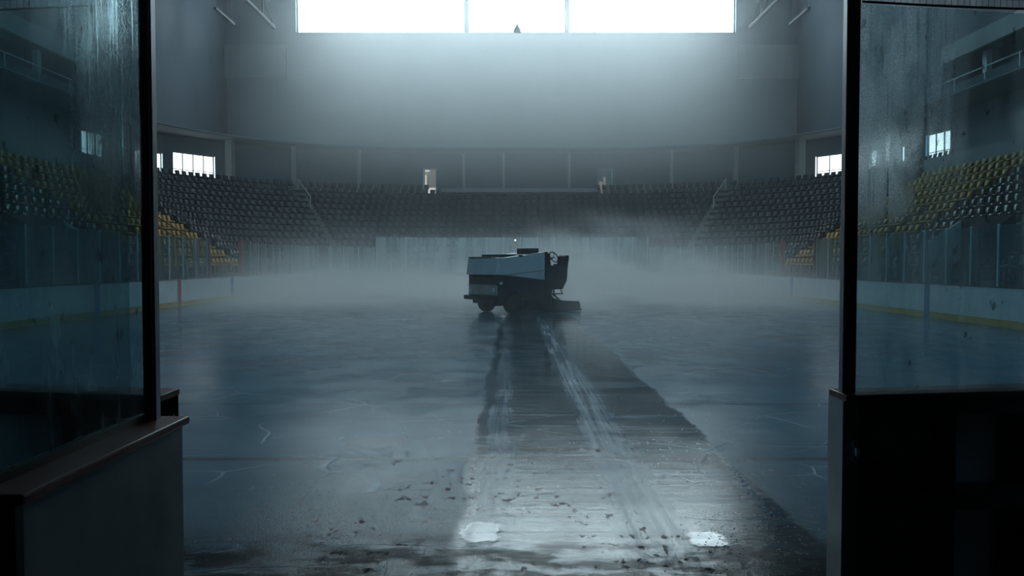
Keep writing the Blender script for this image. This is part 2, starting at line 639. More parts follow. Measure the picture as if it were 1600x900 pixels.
# upper side walls with a gallery opening, slab and ceiling
for sgn, side in ((-1, 'left'), (1, 'right')):
    mb = MB()
    a, b = sorted((sgn * WS, sgn * (WS + .4)))
    mb.box(a, b, 49.0, WB, 11.5, TOP)
    mb.box(a, b, 8, 49, 14.7, TOP)
    mb.box(a, b, 8, 49, 11.5, 12.3)
    tag(mb.build('wall_' + side, M['upper']), 'tall blue grey upper wall on the %s of the hall' % side, 'wall', kind='structure')
    a, b = sorted((sgn * (WS - .25), sgn * WS))
    tag(MB().box(a, b, 8, 48.8, 13.7, 14.7).build('trim_' + ('1' if sgn < 0 else '2'), M['band']),
        'pale fascia band above the %s gallery opening' % side, 'trim', kind='structure')
    a, b = sorted((sgn * (WS + 3.4), sgn * (WS + 3.6)))
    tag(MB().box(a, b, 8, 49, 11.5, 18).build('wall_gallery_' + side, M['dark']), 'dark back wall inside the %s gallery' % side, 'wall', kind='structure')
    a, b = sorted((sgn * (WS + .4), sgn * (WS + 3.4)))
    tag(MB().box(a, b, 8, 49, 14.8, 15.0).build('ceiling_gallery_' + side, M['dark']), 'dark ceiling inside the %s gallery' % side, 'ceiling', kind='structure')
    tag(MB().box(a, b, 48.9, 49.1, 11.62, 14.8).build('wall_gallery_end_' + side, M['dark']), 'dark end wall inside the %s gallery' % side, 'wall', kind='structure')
    for i, yy in enumerate((32.5, 37.0, 41.5, 45.5)):
        a, b = sorted((sgn * (WS + .45), sgn * (WS + .75)))
        o = MB().box(a, b, yy - .2, yy + .2, 11.62, 13.72).build('gallery_post', M['panel'])
        tag(o, 'pale square post in the %s gallery opening, %s from the far end' % (side, ('fourth', 'third', 'second', 'first')[i]), 'post', 'gallery posts')
    # pale panel in the back corner
    xa, xb = sorted((at(800 + sgn * 352, 90, WB).x, at(800 + sgn * 448, 90, WB).x))
    tag(MB().box(xa, xb, WB - .5, WB, at(1200, 124, WB).z, at(1200, 72, WB).z).build('trim_' + ('3' if sgn < 0 else '4'), M['band']),
        'pale band across the back wall at its %s corner' % side, 'trim', kind='structure')
tag(MB().box(-WS - 4, WS + 4, 2, WB + 1, TOP, TOP + .3).build('ceiling', M['ceiling']), 'dark roof deck over the arena', 'ceiling', kind='structure')

pin = rr_path(25.7, 8); pout = rr_path(31.0, 8)
tag(MB().strip(pin, pout, 11.45, 11.62).build('ceiling_concourse', M['wall']), 'curved soffit slab running round the bowl over the concourse', 'soffit', kind='structure')
pin2 = rr_path(25.55, 8)
tag(MB().strip(pin2, pin, 11.50, 11.56).build('trim_5', M['wall']), 'thin pale edge strip along the curved soffit', 'trim', kind='structure')

# ------------------------------------------------------------------ outer concourse wall with windows and doors
HWO = 28.5
SIDE_WINDOWS = [  # image columns and rows
    (131, 168, 206, 244, 3, 'small bright gridded window behind the wet left glass'),
    (214, 257, 236, 268, 3, 'bright window cut by the black post of the left gate'),
    (273, 338, 240.5, 275, 4, 'wide bright three-light window just right of the left gate post'),
    (1272, 1333, 240.5, 273, 3, 'wide bright window beside the inner edge of the right post'),
    (1355, 1375, 234, 263, 2, 'small bright window just behind the frosted edge of right glass'),
    (1402.5, 1410, 228, 254, 1, 'narrow slit of bright window between two others behind right glass'),
    (1443, 1481, 206, 246, 3, 'tall bright window farthest right behind the wet right glass'),
]
cuts = []
for a, b, ya, yb, n, lab in SIDE_WINDOWS:
    A, B = ring_hit(a, HWO), ring_hit(b, HWO)
    z1 = (at(a, ya, A[1]).z + at(b, ya, B[1]).z) / 2
    z0 = (at(a, yb, A[1]).z + at(b, yb, B[1]).z) / 2
    cuts.append((A, B, z0, z1, n, lab, a, b))


def arc_between(xa, xb, hw, n=None):
    n = n or max(1, int(abs(xb - xa) / 14))
    return [ring_hit(xa + (xb - xa) * i / n, hw) for i in range(n + 1)]


mb = MB()
edges = [-260] + sum([[c[6], c[7]] for c in cuts], []) + [1860]
DOORS = [(662, 682.5, 263, 302.5), (933, 956, 264, 302.5)]
solid = []
prev = -330
spans = sorted([(c[6], c[7]) for c in cuts] + [(d[0], d[1]) for d in DOORS])
for a, b in spans:
    solid.append((prev, a)); prev = b
solid.append((prev, 1930))
for a, b in solid:
    mb.strip(arc_between(a, b, HWO), arc_between(a, b, HWO + .35), 6.0, 11.5)
for A, B, z0, z1, n, lab, a, b in cuts:
    mb.strip(arc_between(a, b, HWO, 1), arc_between(a, b, HWO + .35, 1), 6.0, z0)
    mb.strip(arc_between(a, b, HWO, 1), arc_between(a, b, HWO + .35, 1), z1, 11.5)
for a, b, ya, yb in DOORS:
    zt = at(a, ya, CY + HWO - CX).z
    mb.strip(arc_between(a, b, HWO, 1), arc_between(a, b, HWO + .35, 1), zt, 11.5)
tag(mb.build('wall_concourse', M['wall']), 'grey outer wall curving round the concourse behind the stands', 'wall', kind='structure')

for i, (A, B, z0, z1, n, lab, a, b) in enumerate(cuts):
    A, B = Vector((A[0], A[1], 0)), Vector((B[0], B[1], 0))
    t = (B - A).normalized()
    nrm = Vector((-t.y, t.x, 0))
    if nrm.dot(A - Vector((0, 30, 0))) < 0:
        nrm = -nrm
    L = (B - A).length
    w = thing('window_%d' % (i + 2), (A + B) / 2 + Vector((0, 0, z0)), lab, 'window', kind='structure')

    def slab(mb, s0, s1, za, zb, d0, d1):
        p = [A + t * s0 + nrm * d0, A + t * s1 + nrm * d0, A + t * s1 + nrm * d1, A + t * s0 + nrm * d1]
        mb.hexa([q + Vector((0, 0, za)) for q in p], [q + Vector((0, 0, zb)) for q in p])
    g = MB(); slab(g, -.3, L + .3, z0 - .3, min(z1 + .3, 11.6), .40, .42)
    g.build('window_pane', M['sky_side'], w)
    f = MB()
    slab(f, 0, .05, z0, z1, .12, .24); slab(f, L - .05, L, z0, z1, .12, .24)
    slab(f, 0, L, z0, z0 + .06, .12, .24); slab(f, 0, L, z1 - .06, z1, .12, .24)
    f.build('window_frame', M['wall'], w)
    if n > 1:
        g = MB()
        for q in range(1, n):
            slab(g, L * q / n - .022, L * q / n + .022, z0, z1, .16, .24)
        slab(g, 0, L, z0 + (z1 - z0) * .24, z0 + (z1 - z0) * .24 + .04, .16, .24)
        g.build('glazing_bar', M['wall'], w)

DY = CY + HWO - CX
for i, (a, b, ya, yb) in enumerate(DOORS):
    xa, xb = at(a, yb, DY).x, at(b, yb, DY).x
    z0, z1 = at(a, yb, DY).z, at(a, ya, DY).z
    d = thing('door_%d' % (i + 1), ((xa + xb) / 2, DY, z0),
              ('glowing open doorway on the far concourse, behind the resurfacer tank', 'dimmer doorway on the far concourse to the right of the driver seat')[i], 'door', kind='structure')
    f = MB()
    f.box(xa, xa + .09, DY - .08, DY + .3, z0, z1); f.box(xb - .09, xb, DY - .08, DY + .3, z0, z1)
    f.box(xa, xb, DY - .08, DY + .3, z1 - .1, z1)
    f.build('door_frame', M['panel'], d)
    g = MB()
    if i == 0:
        MB().box(xa + .09, xb - .09, DY + .325, DY + .335, z0, z1 - .1).build('corridor_wall', M['lit3'], d)
        g.box(xa + .09, xa + .24, DY + .3, DY + .32, z0, z1 - .55)
        g.box(xa + .1, xa + .5, DY + .3, DY + .32, z1 - .28, z1 - .1)
        g.box(xa + .35, xb - .1, DY + .3, DY + .32, z0 + .1, z0 + .55)
        g.box(xa + .09, xb - .09, DY + .28, DY + .3, z0, z0 + .1)
    else:
        g.box(xa + .2, xa + .5, DY + .3, DY + .32, z0 + .1, z0 + 1.1)
        g.box(xa + .6, xa + .78, DY + .3, DY + .32, z0 + .5, z0 + 1.5)
    g.build('lit_opening', M['lit' if i == 0 else 'lit2'], d)
    MB().box(xa, xb, DY + .34, DY + .4, z0, z1).build('door_leaf', M['panel'], d)

# concourse columns
names = ['column beside the left corner aisle', 'second column from the left corner', 'column right of the glowing doorway', 'thin column over the resurfacer tank',
         'column left of the dim doorway', 'second column from the right corner', 'column beside the right corner aisle']
for px, wd, nm in zip((461, 562, 725, 787, 889, 1048, 1148), (.36, .24, .22, .2, .22, .26, .36), names):
    X, Y = ring_hit(px, 27.2)
    o = MB().box(X - wd / 2, X + wd / 2, Y - .18, Y + .18, 7.3, 11.45).build('concourse_column', M['panel'])
    tag(o, 'pale concourse ' + nm, 'column', 'concourse columns')
for sgn, px in ((-1, 362), (1, 1248)):
    X, Y = ring_hit(px, 27.4)
    o = MB().box(X - .25, X + .25, Y - .5, Y + .4, 7.3, 11.45).build('concourse_column', M['panel'])
    tag(o, 'wide pale concourse pier lit by the window on its %s' % ('left' if sgn < 0 else 'right'), 'column', 'concourse columns')

# ------------------------------------------------------------------ terraces
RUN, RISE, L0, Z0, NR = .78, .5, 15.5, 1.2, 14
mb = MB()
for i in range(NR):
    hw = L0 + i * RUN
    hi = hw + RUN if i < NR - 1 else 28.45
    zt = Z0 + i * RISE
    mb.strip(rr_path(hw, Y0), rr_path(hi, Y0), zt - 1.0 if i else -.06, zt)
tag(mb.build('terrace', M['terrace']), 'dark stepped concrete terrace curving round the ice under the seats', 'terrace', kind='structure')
# low parapet wall behind the shorter side blocks
for sgn, side in ((-1, 'left'), (1, 'right')):
    a, b = sorted((sgn * 24.15, sgn * 24.35))
    o = MB().box(a, b, 12, 47.1, 6.2, 7.75).build('wall_parapet_' + side, M['band'])
    tag(o, 'low grey parapet behind the top yellow row on the %s' % side, 'wall', kind='structure')
# landing in the middle of the far stand
mb = MB()
mb.box(at(690, 300, 66).x, at(932, 300, 66).x, 65.4, 68.4, 7.5, at(800, 294, 65.4).z)
tag(mb.build('floor_landing', M['panel']), 'grey landing slab between the two far doorways', 'landing', kind='structure')

# ------------------------------------------------------------------ seats
def seat_mesh(name, mat):
    mb = MB()
    w = .22
    prof = [(-.30, .40), (-.06, .36), (-.02, .44), (.055, .78), (.02, .80), (-.04, .52), (-.29, .47)]
    # seat shell: profile in (depth, height), +x faces the ice -> negative depth is behind
    mb.prism([(-d, -w, z) for d, z in prof], (0, 2 * w, 0))
    mb.prism([(-.03, -.05, 0), (.10, -.05, 0), (.14, -.05, .4), (.02, -.05, .4)], (0, .10, 0))
    me = bpy.data.meshes.new(name)
    me.from_pydata(mb.v, [], mb.f)
    bm = bmesh.new(); bm.from_mesh(me)
    bmesh.ops.recalc_face_normals(bm, faces=bm.faces)
    ed = [e for e in bm.edges if len(e.link_faces) == 2 and e.calc_face_angle(0) > 1.2 and max(v.co.z for v in e.verts) > .42]
    bmesh.ops.bevel(bm, geom=ed, offset=.035, segments=2, affect='EDGES', clamp_overlap=True)
    for f in bm.faces: f.smooth = True
    bm.to_mesh(me); bm.free()
    me.materials.append(mat)
    return me


ME_Y, ME_D = seat_mesh('yellow_seat', M['seat_y']), seat_mesh('navy_seat', M['seat_d'])
ME_GLINT = ME_D.copy()
ME_GLINT.materials[0] = M['seat_glint']
ORD = 'first second third fourth fifth sixth seventh eighth ninth tenth eleventh twelfth thirteenth fourteenth fifteenth sixteenth seventeenth eighteenth nineteenth twentieth'.split()
ORD += ['twenty-' + o for o in ORD[:9]] + ['thirtieth'] + ['thirty-' + o for o in ORD[:9]]
YA, YB = 35.9, 46.9          # the yellow block
PITCHS = .6
yel, drk = [], []
for i in range(NR):
    hw = L0 + i * RUN + .48
    zt = Z0 + i * RISE
    for sgn in (-1, 1):
        # straight side
        for n in range(60):
            y = YA - .75 - n * PITCHS           # near navy block, counted from the yellow block
            if y < 13: break
            if i > 10: break
            if 27.2 < y < 30.2 and i < 2: continue
            drk.append((sgn * hw, y, zt, 0 if sgn < 0 else PI, i, 'near', n, sgn))
        for n in range(20):
            if i > 10: break
            y = YA + .3 + n * PITCHS
            if i < 6 and abs(y - 38.6) < .35: continue
            if y > YB: break
            yel.append((sgn * hw, y, zt, 0 if sgn < 0 else PI, i, 'yellow', n, sgn))
        for n in range(12):
            y = YB + .95 + n * PITCHS
            if y > CY: break
            drk.append((sgn * hw, y, zt, 0 if sgn < 0 else PI, i, 'far', n, sgn))
        r = hw - CX
        na = int(r * PI / 2 / PITCHS)
        for n in range(na):
            a = (n + .5) / na * PI / 2
            if abs(a - .98) * r < .55: continue
            X, Y = sgn * (CX + r * math.cos(a)), CY + r * math.sin(a)
            drk.append((X, Y, zt, (PI + a) if sgn > 0 else -a, i, 'corner', n, sgn))
    nx = int(2 * CX / PITCHS)
    for n in range(nx):
        X = -CX + (n + .5) * 2 * CX / nx
        if i > 12: continue
        drk.append((X, CY + hw - CX, zt, -PI / 2, i, 'end', n, 0))


def in_frame(s):
    x = 800 + F * s[0] / s[1]
    return 0 < x < 1600 and not (222 < x < 248) and not (1312 < x < 1340)


def size(s):
    return s[0] ** 2 + s[1] ** 2


cand = sorted([s for s in drk if in_frame(s) and s[5] in ('near', 'far')], key=size)
pick = set(cand[:296])


def place(me, s, name, label, group):
    o = bpy.data.objects.new(name, me)
    COL.objects.link(o)
    o.location = s[:3]
    o.rotation_euler = (0, 0, s[3])
    tag(o, label, 'seat', group)


def side(s):
    return 'left' if s[7] < 0 else 'right'


yel.sort(key=size)
for s in yel[:300]:
    place(ME_Y, s, 'yellow_seat', 'yellow plastic seat, %s stand, %s row up, %s from the near aisle' % (side(s), ORD[s[4]], ORD[s[6]]),
          'yellow seats of the %s stand' % side(s))
for s in drk:
    if s in pick:
        place(ME_GLINT, s, 'navy_seat', 'dark navy seat, %s stand, %s row up, %s %s the yellow block' % (
            side(s), ORD[s[4]], ORD[s[6]], 'before' if s[5] == 'near' else 'beyond'), 'navy seats of the %s stand' % side(s))
mb = MB()
tmpl_v = [v.co.copy() for v in ME_D.vertices]
tmpl_f = [tuple(p.vertices) for p in ME_D.polygons]
for s in drk:
    if s in pick: continue
    R = Matrix.Rotation(s[3], 4, 'Z')
    o = Vector(s[:3])
    mb.add([R @ v + o for v in tmpl_v], tmpl_f)
o = mb.build('navy_seat_mass', M['seat_d'], smooth=True)
tag(o, 'mass of dark navy seats filling the corners and far end of the bowl', 'seats', kind='stuff')

mb = MB()
for s in yel[300:]:
    R = Matrix.Rotation(s[3], 4, 'Z')
    o = Vector(s[:3])
    mb.add([R @ v + o for v in tmpl_v], tmpl_f)
o = mb.build('yellow_seat_mass', M['seat_y'], smooth=True)
tag(o, 'farthest yellow seats at the far end of both yellow blocks', 'seats', kind='stuff')

# aisle stairs (pale nosing strips) and handrails
def stairs(pts_in, pts_out, name, label):
    mb = MB()
    for i in range(NR - 1):
        for h in (0, .25):
            if i == 0 and h == 0: pass
            f0, f1 = (i + (0 if h == 0 else .5)) / NR, (i + (.5 if h == 0 else 1)) / NR
            a0 = Vector(pts_in[0]).lerp(Vector(pts_out[0]), f0); a1 = Vector(pts_in[0]).lerp(Vector(pts_out[0]), f1)
            b0 = Vector(pts_in[1]).lerp(Vector(pts_out[1]), f0); b1 = Vector(pts_in[1]).lerp(Vector(pts_out[1]), f1)
            zt = Z0 + i * RISE + (.02 if h == 0 else .25)
            mb.hexa([(p.x, p.y, zt - .24) for p in (a0, b0, b1, a1)], [(p.x, p.y, zt) for p in (a0, b0, b1, a1)])
    o = mb.build(name, M['concrete'])
    tag(o, label, 'stairs', kind='structure')


def polar(sgn, hw, a):
    r = hw - CX
    return (sgn * (CX + r * math.cos(a)), CY + r * math.sin(a), 0)


LOUT = L0 + NR * RUN
for sgn, sd in ((-1, 'left'), (1, 'right')):
    da = .42
    stairs([polar(sgn, L0, .98 - da / (L0 - CX)), polar(sgn, L0, .98 + da / (L0 - CX))],
           [polar(sgn, LOUT, .98 - da / (LOUT - CX)), polar(sgn, LOUT, .98 + da / (LOUT - CX))], 'aisle_stairs', 'concrete aisle stairs climbing the %s corner of the bowl' % sd)
    for yy, nm in ((YA - .35, 'near'), (YB + .4, 'far')):
        stairs([(sgn * L0, yy - .35, 0), (sgn * L0, yy + .35, 0)], [(sgn * LOUT, yy - .35, 0), (sgn * LOUT, yy + .35, 0)],
               'aisle_stairs', 'concrete aisle stairs on the %s side of the %s yellow block' % (nm, sd))
    # handrail down the near aisle
    yy = 38.6
    h = thing('handrail', (sgn * 16.2, yy, Z0), 'black tubular handrail sloping down through the lower rows of the %s yellow seats' % sd, 'handrail')
    pts = []
    for q in range(5):
        X = L0 + .15 + q * .85
        pts.append((sgn * X, yy, Z0 + (X - L0) / RUN * RISE + 1.75))
    MB().tube(pts, .03).build('rail', M['black'], h)
    MB().tube([(p[0], p[1], p[2] - .42) for p in pts], .022).build('rail', M['black'], h)
    for p in pts[::2]:
        MB().tube([p, (p[0], p[1], Z0 + int((abs(p[0]) - L0) / RUN) * RISE)], .025).build('post', M['black'], h)
    # rail on the corner aisle
    a = .98
    h = thing('handrail', polar(sgn, LOUT - 1, a)[:2] + (Z0 + 12 * RISE,), 'pale thin handrail at the top of the %s corner aisle' % sd, 'handrail')
    p0, p1 = polar(sgn, LOUT - 3.3, a), polar(sgn, LOUT - .4, a)
    z0, z1 = Z0 + RISE * (NR - 3.3 / RUN) + .9, Z0 + RISE * (NR - 1) + .95
    MB().tube([(p0[0], p0[1], z0), (p1[0], p1[1], z1)], .04).build('rail', M['alu'], h)
    for p, z in ((p0, z0), (p1, z1)):
        MB().tube([(p[0], p[1], z), (p[0], p[1], z - .95)], .035).build('post', M['alu'], h)

    # vomitory let into the lower rows
    v = thing('stand_entrance', (sgn * L0, 28.7, 0), 'dark stairway entrance with pale sloping side wall in the lower rows of the %s stand' % sd, 'entrance', kind='structure')
    t = [(sgn * (L0 - .1), 0, 1.2), (sgn * (L0 - .1), 0, 2.35), (sgn * (L0 + 1.5), 0, 3.4), (sgn * (L0 + 1.5), 0, 1.9)]
    for yy, mt in ((27.1, 'terrace'), (30.15, 'panel')):
        MB().prism([(p[0], yy, p[2]) for p in t], (0, .14, 0)).build('side_wall', M[mt], v)
    a, b = sorted((sgn * (L0 + 1.4), sgn * (L0 + 1.55)))
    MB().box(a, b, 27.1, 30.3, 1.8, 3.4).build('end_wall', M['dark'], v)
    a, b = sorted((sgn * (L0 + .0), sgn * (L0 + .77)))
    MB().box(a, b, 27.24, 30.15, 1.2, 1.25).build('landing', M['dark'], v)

# ------------------------------------------------------------------ rink boards
RX, RF, RR = 13.4, 57.0, 8.0
OPEN_A, OPEN_B = 35.4, 39.8


def board_pts(off=0.0, y0=12.4, n=20, which='left'):
    """left side + left corner, or right side + right corner"""
    s = -1 if which == 'left' else 1
    r = RR + off
    pts = [(s * (RX + off), y0), (s * (RX + off), 30), (s * (RX + off), RF - RR)]
    for i in range(1, n + 1):
        a = (PI / 2) * i / n
        pts.append((s * (RX - RR + r * math.cos(a)), RF - RR + r * math.sin(a)))
    return pts


def boards(name, pts, lab):
    """pts: function of outward offset -> plan polyline"""
    c = pts(0)[len(pts(0)) // 2]
    t = thing(name, (c[0], c[1], 0), lab, 'rink boards', 'rink boards')
    MB().strip(pts(0), pts(.12), 0.0, 1.07).build('panel', M['white'], t)
    MB().strip(pts(-.012), pts(0), 0.0, .2).build('kick_plate', M['yellow'], t)
    MB().strip(pts(-.02), pts(.16), 1.07, 1.105).build('cap_rail', M['cap'], t)
    return t


bl = boards('dasher_boards', lambda o: board_pts(o, which='left'), 'long white left boards with yellow kick plate and red cap')
br_ = boards('dasher_boards', lambda o: board_pts(o, which='right'), 'long white right boards with yellow kick plate and red cap')
bf = boards('dasher_boards', lambda o: [(-(RX - RR), RF + o), (0, RF + o), (RX - RR, RF + o)], 'white far end boards half lost in the mist')
for root, s in ((bl, -1), (br_, 1)):
    for yy, mt, nm, wd in ((25.8, 'blue', 'blue_stripe', .3), (32.2, 'redline', 'red_stripe', .3), (38.3, 'blue', 'blue_stripe', .3)):
        a, b = sorted((s * (RX - .018), s * RX))
        MB().box(a, b, yy - wd / 2, yy + wd / 2, 0, 1.07).build(nm, M[mt], root)


def screen(pts, z1, lab, wpost=.045, end_red=False, first=None):
    """a run of glass panes between posts: pts are the post positions in plan"""
    c = pts[len(pts) // 2]
    t = thing('glass_screen', (c[0], c[1], 1.105), lab, 'glass screen', 'glass screens on the rink boards')
    for i, p in enumerate(pts):
        MB().box(p[0] - wpost / 2, p[0] + wpost / 2, p[1] - wpost / 2, p[1] + wpost / 2, 1.105, z1 + .03).build('post', M['alu'], t)
    for p, q in zip(pts, pts[1:]):
        a, b = Vector((p[0], p[1], 0)), Vector((q[0], q[1], 0))
        d = (b - a).normalized()
        nn = Vector((-d.y, d.x, 0)) * .007
        a, b = a + d * .03, b - d * .03
        MB().hexa([(v.x, v.y, 1.11) for v in (a - nn, b - nn, b + nn, a + nn)], [(v.x, v.y, z1) for v in (a - nn, b - nn, b + nn, a + nn)]).build('pane', M['fglass'], t)
    return t


def lin(a, b, n):
    return [a + (b - a) * i / n for i in range(n + 1)]


ASPLIT = 1.02                 # where the tall end glass begins on the corner
RG = .07
for s, sd in ((-1, 'left'), (1, 'right')):
    screen([(s * (RX + RG), y) for y in lin(16.9, OPEN_A, 14)], 2.8, 'glass on the %s boards, from the near end up to the box opening' % sd)
    pts = [(s * (RX + RG), y) for y in lin(OPEN_B + .12, RF - RR, 7)]
    for i in range(1, 8):
        a = ASPLIT * i / 7
        pts.append((s * (RX - RR + (RR + RG) * math.cos(a)), RF - RR + (RR + RG) * math.sin(a)))
    screen(pts, 2.8, 'glass on the %s boards, from the red post round into the corner' % sd)
    # red end post of the box opening
    a, b = sorted((s * (RX - .0), s * (RX + .14)))
    o = MB().box(a, b, OPEN_B - .10, OPEN_B + .09, 1.105, 2.86).build('red_post', M['red'], bevel=.01)
    tag(o, 'red steel post at the far edge of the %s box opening' % sd, 'post')
    o = MB().box(a, b, OPEN_A + .04, OPEN_A + .2, 1.105, 2.86).build('steel_post', M['cap'], bevel=.01)
    tag(o, 'dark red post at the near edge of the %s box opening' % sd, 'post')
    # bench and rail inside the box
    bt = thing('players_bench', (s * 14.6, 37.6, -.06), 'low dark bench in the opening of the %s boards' % sd, 'bench')
    a, b = sorted((s * 14.4, s * 14.85))
    MB().box(a, b, 35.8, 39.4, .42, .48).build('seat', M['black'], bt)
    for yy in (36, 37.6, 39.2):
        MB().box(a + .05, b - .05, yy - .04, yy + .04, -.06, .42).build('leg', M['black'], bt)
    rt = thing('barrier_rail', (s * 14.95, 38.4, -.06), 'pale low rail standing in the %s box opening' % sd, 'rail')
    X = s * 15.0
    MB().tube([(X, 37.0, 1.75), (X, 39.6, 1.75)], .03).build('rail', M['alu'], rt)
    MB().tube([(X, 37.0, 1.55), (X, 39.6, 1.55)], .02).build('rail', M['alu'], rt)
    for yy in (37.0, 38.3, 39.6):
        MB().tube([(X, yy, -.06), (X, yy, 1.77)], .025).build('post', M['alu'], rt)

pts = []
for i in range(0, 5):
    a = ASPLIT + .02 + (PI / 2 - ASPLIT - .02) * i / 4
    pts.append((-(RX - RR) - (RR + RG) * math.cos(a), RF - RR + (RR + RG) * math.sin(a)))
end = pts + [(x, RF + RG) for x in lin(-(RX - RR), RX - RR, 9)[1:-1]] + [(-p[0], p[1]) for p in reversed(pts)]
screen(end, 3.55, 'tall glass across the far end boards with thin pale posts')

# small lit lamp on the far glass, pale bench behind it
lt = thing('goal_lamp', (at(805, 375.5, RF).x, RF + .07, 3.25), 'tiny lit lamp on the top of the far glass above the resurfacer', 'lamp')
p = at(805, 375.5, RF + .02)
MB().lathe([(.015, -.05), (.035, -.03), (.042, 0), (.035, .03), (.015, .05)], (p.x, RF - .02, p.z), n=14).build('bulb', M['bulb'], lt, smooth=True)
MB().box(p.x - .05, p.x + .05, RF - .0, RF + .05, p.z - .08, p.z + .1).build('bracket', M['black'], lt)
a, b = at(1040, 393, 57.5), at(1080, 393, 57.5)
bt = thing('spectator_ledge', ((a.x + b.x) / 2, 57.5, 0), 'pale ledge behind the far glass to the right of the resurfacer', 'ledge')
MB().box(a.x, b.x, 57.3, 57.8, a.z - .1, a.z + .12).build('top', M['white'], bt)
for X in (a.x + .1, b.x - .1):
    MB().box(X - .05, X + .05, 57.5, 57.65, -.06, a.z - .1).build('leg', M['steel'], bt)

# pendant in front of the window and roof trusses
p = at(808, 46, 62)
pt = thing('pendant_speaker', (p.x, 62, p.z), 'small cone hanging on a thin cable in front of the big window', 'pendant')
MB().tube([(p.x, 62, p.z + .35), (p.x, 62, TOP)], .03, 6).build('cable', M['black'], pt)
MB().lathe([(.30, -.22), (.28, -.05), (.10, .28), (.05, .4)], (p.x, 62, p.z), n=18).build('cone', M['steel'], pt, smooth=True)
for s, sd in ((-1, 'left'), (1, 'right')):
    e = at(800 + s * 372, 43, 67)
    t = thing('roof_truss', (e.x, 45, e.z), 'long steel roof truss running towards the %s end of the window' % sd, 'truss')
    MB().tube([(e.x, 14, e.z), (e.x, 67, e.z)], .16, 8).build('bottom_chord', M['truss'], t)
    MB().tube([(e.x + s * .5, 14, e.z + 2.2), (e.x + s * .5, 67, e.z + 2.2)], .16, 8).build('top_chord', M['truss'], t)
    mb = MB()
    for q in range(18):
        y = 14 + q * 53 / 18
        mb.tube([(e.x, y, e.z), (e.x + s * .5, y + 1.47, e.z + 2.2), (e.x, y + 2.94, e.z)], .07, 6)
    mb.build('web', M['truss'], t)
    for y in (20, 36, 52, 66.5):
        MB().tube([(e.x + s * .5, y, e.z + 2.2), (e.x + s * .5, y, TOP)], .05, 6).build('hanger', M['truss'], t)
    t2 = thing('strip_lamp', (e.x + s * 2.4, 62, e.z - .6), 'short unlit strip lamp hanging beside the %s roof truss' % sd, 'lamp')
    X = e.x + s * 2.3
    MB().box(X - .12, X + .12, 60, 64, e.z - .7, e.z - .52).build('lamp_body', M['truss'], t2)
    for y in (60.5, 63.5):
        MB().tube([(X, y, e.z - .52), (X, y, TOP)], .03, 6).build('hanger', M['truss'], t2)

# clutter on the gallery ledges
random.seed(3)
for s, sd in ((-1, 'left'), (1, 'right')):
    h = thing('gallery_rail', (s * 25.9, 40, 11.75), 'thin metal rail along the %s gallery ledge' % sd, 'rail')
    MB().tube([(s * 25.8, 26, 12.45), (s * 25.8, 50, 12.45)], .04, 6).build('rail', M['alu'], h)
    for q in range(9):
        MB().tube([(s * 25.8, 26 + q * 3, 11.75), (s * 25.8, 26 + q * 3, 12.45)], .03, 6).build('post', M['alu'], h)

# unseen passage round the camera, added to keep ambient fill off the near boards
for sg, sd in ((-1, 'left'), (1, 'right')):
    a, b = sorted((sg * 2.9, sg * 3.1))
    tag(MB().box(a, b, -4, 3.86, -.06, 3.75).build('wall_lightblock_' + sd, M['dark']), 'unseen dark side wall of the passage on the %s, added to block light' % sd, 'wall', kind='structure')
tag(MB().box(-3.5, 3.5, -4, 4.3, 3.75, 3.95).build('ceiling_lightblock', M['dark']), 'unseen dark ceiling of the passage, added to block light', 'ceiling', kind='structure')
tag(MB().box(-3.5, 3.5, -4.2, -4, -.06, 3.95).build('wall_lightblock_back', M['dark']), 'unseen dark end wall of the passage, added to block light', 'wall', kind='structure')

# ------------------------------------------------------------------ foreground: right boards
def seg_pts(s, off):
    base = [(1.63, 3.90), (2.75, 4.08), (4.1, 4.5), (5.4, 5.15)]
    res = []
    for i, p in enumerate(base):
        res.append((s * p[0], p[1] + off))
    return res


t = thing('dasher_board', (1.63, 4.0, 0), 'dark back of the near board right of the gate with brown cap rail', 'rink board')
bp = lambda o: seg_pts(1, o)
MB().strip(bp(.13), bp(.18), 0.0, 1.09).build('face_sheet', M['scuffed'], t)
MB().strip(bp(-.02), bp(.20), 1.09, 1.122).build('cap_rail', M['cap'], t, bevel=.006)
mb = MB()
for z0, z1 in ((.02, .09), (.52, .62), (1.0, 1.09)):
    MB().strip(bp(0), bp(.13), z0, z1).build('frame_rail', M['black'], t)
MB().box(1.63, 1.70, 3.90, 4.03, 0.0, 1.09).build('end_stud', M['steel'], t)
MB().box(1.622, 1.632, 3.90, 4.08, 0.0, 1.09).build('end_plate', M['alu'], t)
for X in (2.2, 2.75):
    yy = 3.90 + (X - 1.63) * .16
    MB().box(X - .03, X + .03, yy, yy + .13, 0.0, 1.09).build('stud', M['black'], t)
lt = MB().box(1.665, 1.69, 3.875, 3.90, .80, .90).build('latch_plate', M['steel'], t)
MB().tube([(1.678, 3.86, .83), (1.678, 3.86, .87)], .012).build('latch_pin', M['alu'], lt)
MB().prism([(1.80, 3.97, .60), (1.86, 3.97, .60), (1.86, 3.97, .74), (1.845, 3.97, .78), (1.815, 3.97, .78), (1.80, 3.97, .74)], (0, .06, 0)).build('lever', M['rubber'], t)
MB().box(1.645, 1.705, 3.95, 4.005, 1.122, 3.45).build('post', M['black'], t, bevel=.004)
MB().box(1.640, 1.646, 3.955, 4.0, 1.122, 3.45).build('post_channel', M['steel'], t)
g = [(1.71, 3.978), (2.74, 4.145), (4.05, 4.56), (5.3, 5.19)]
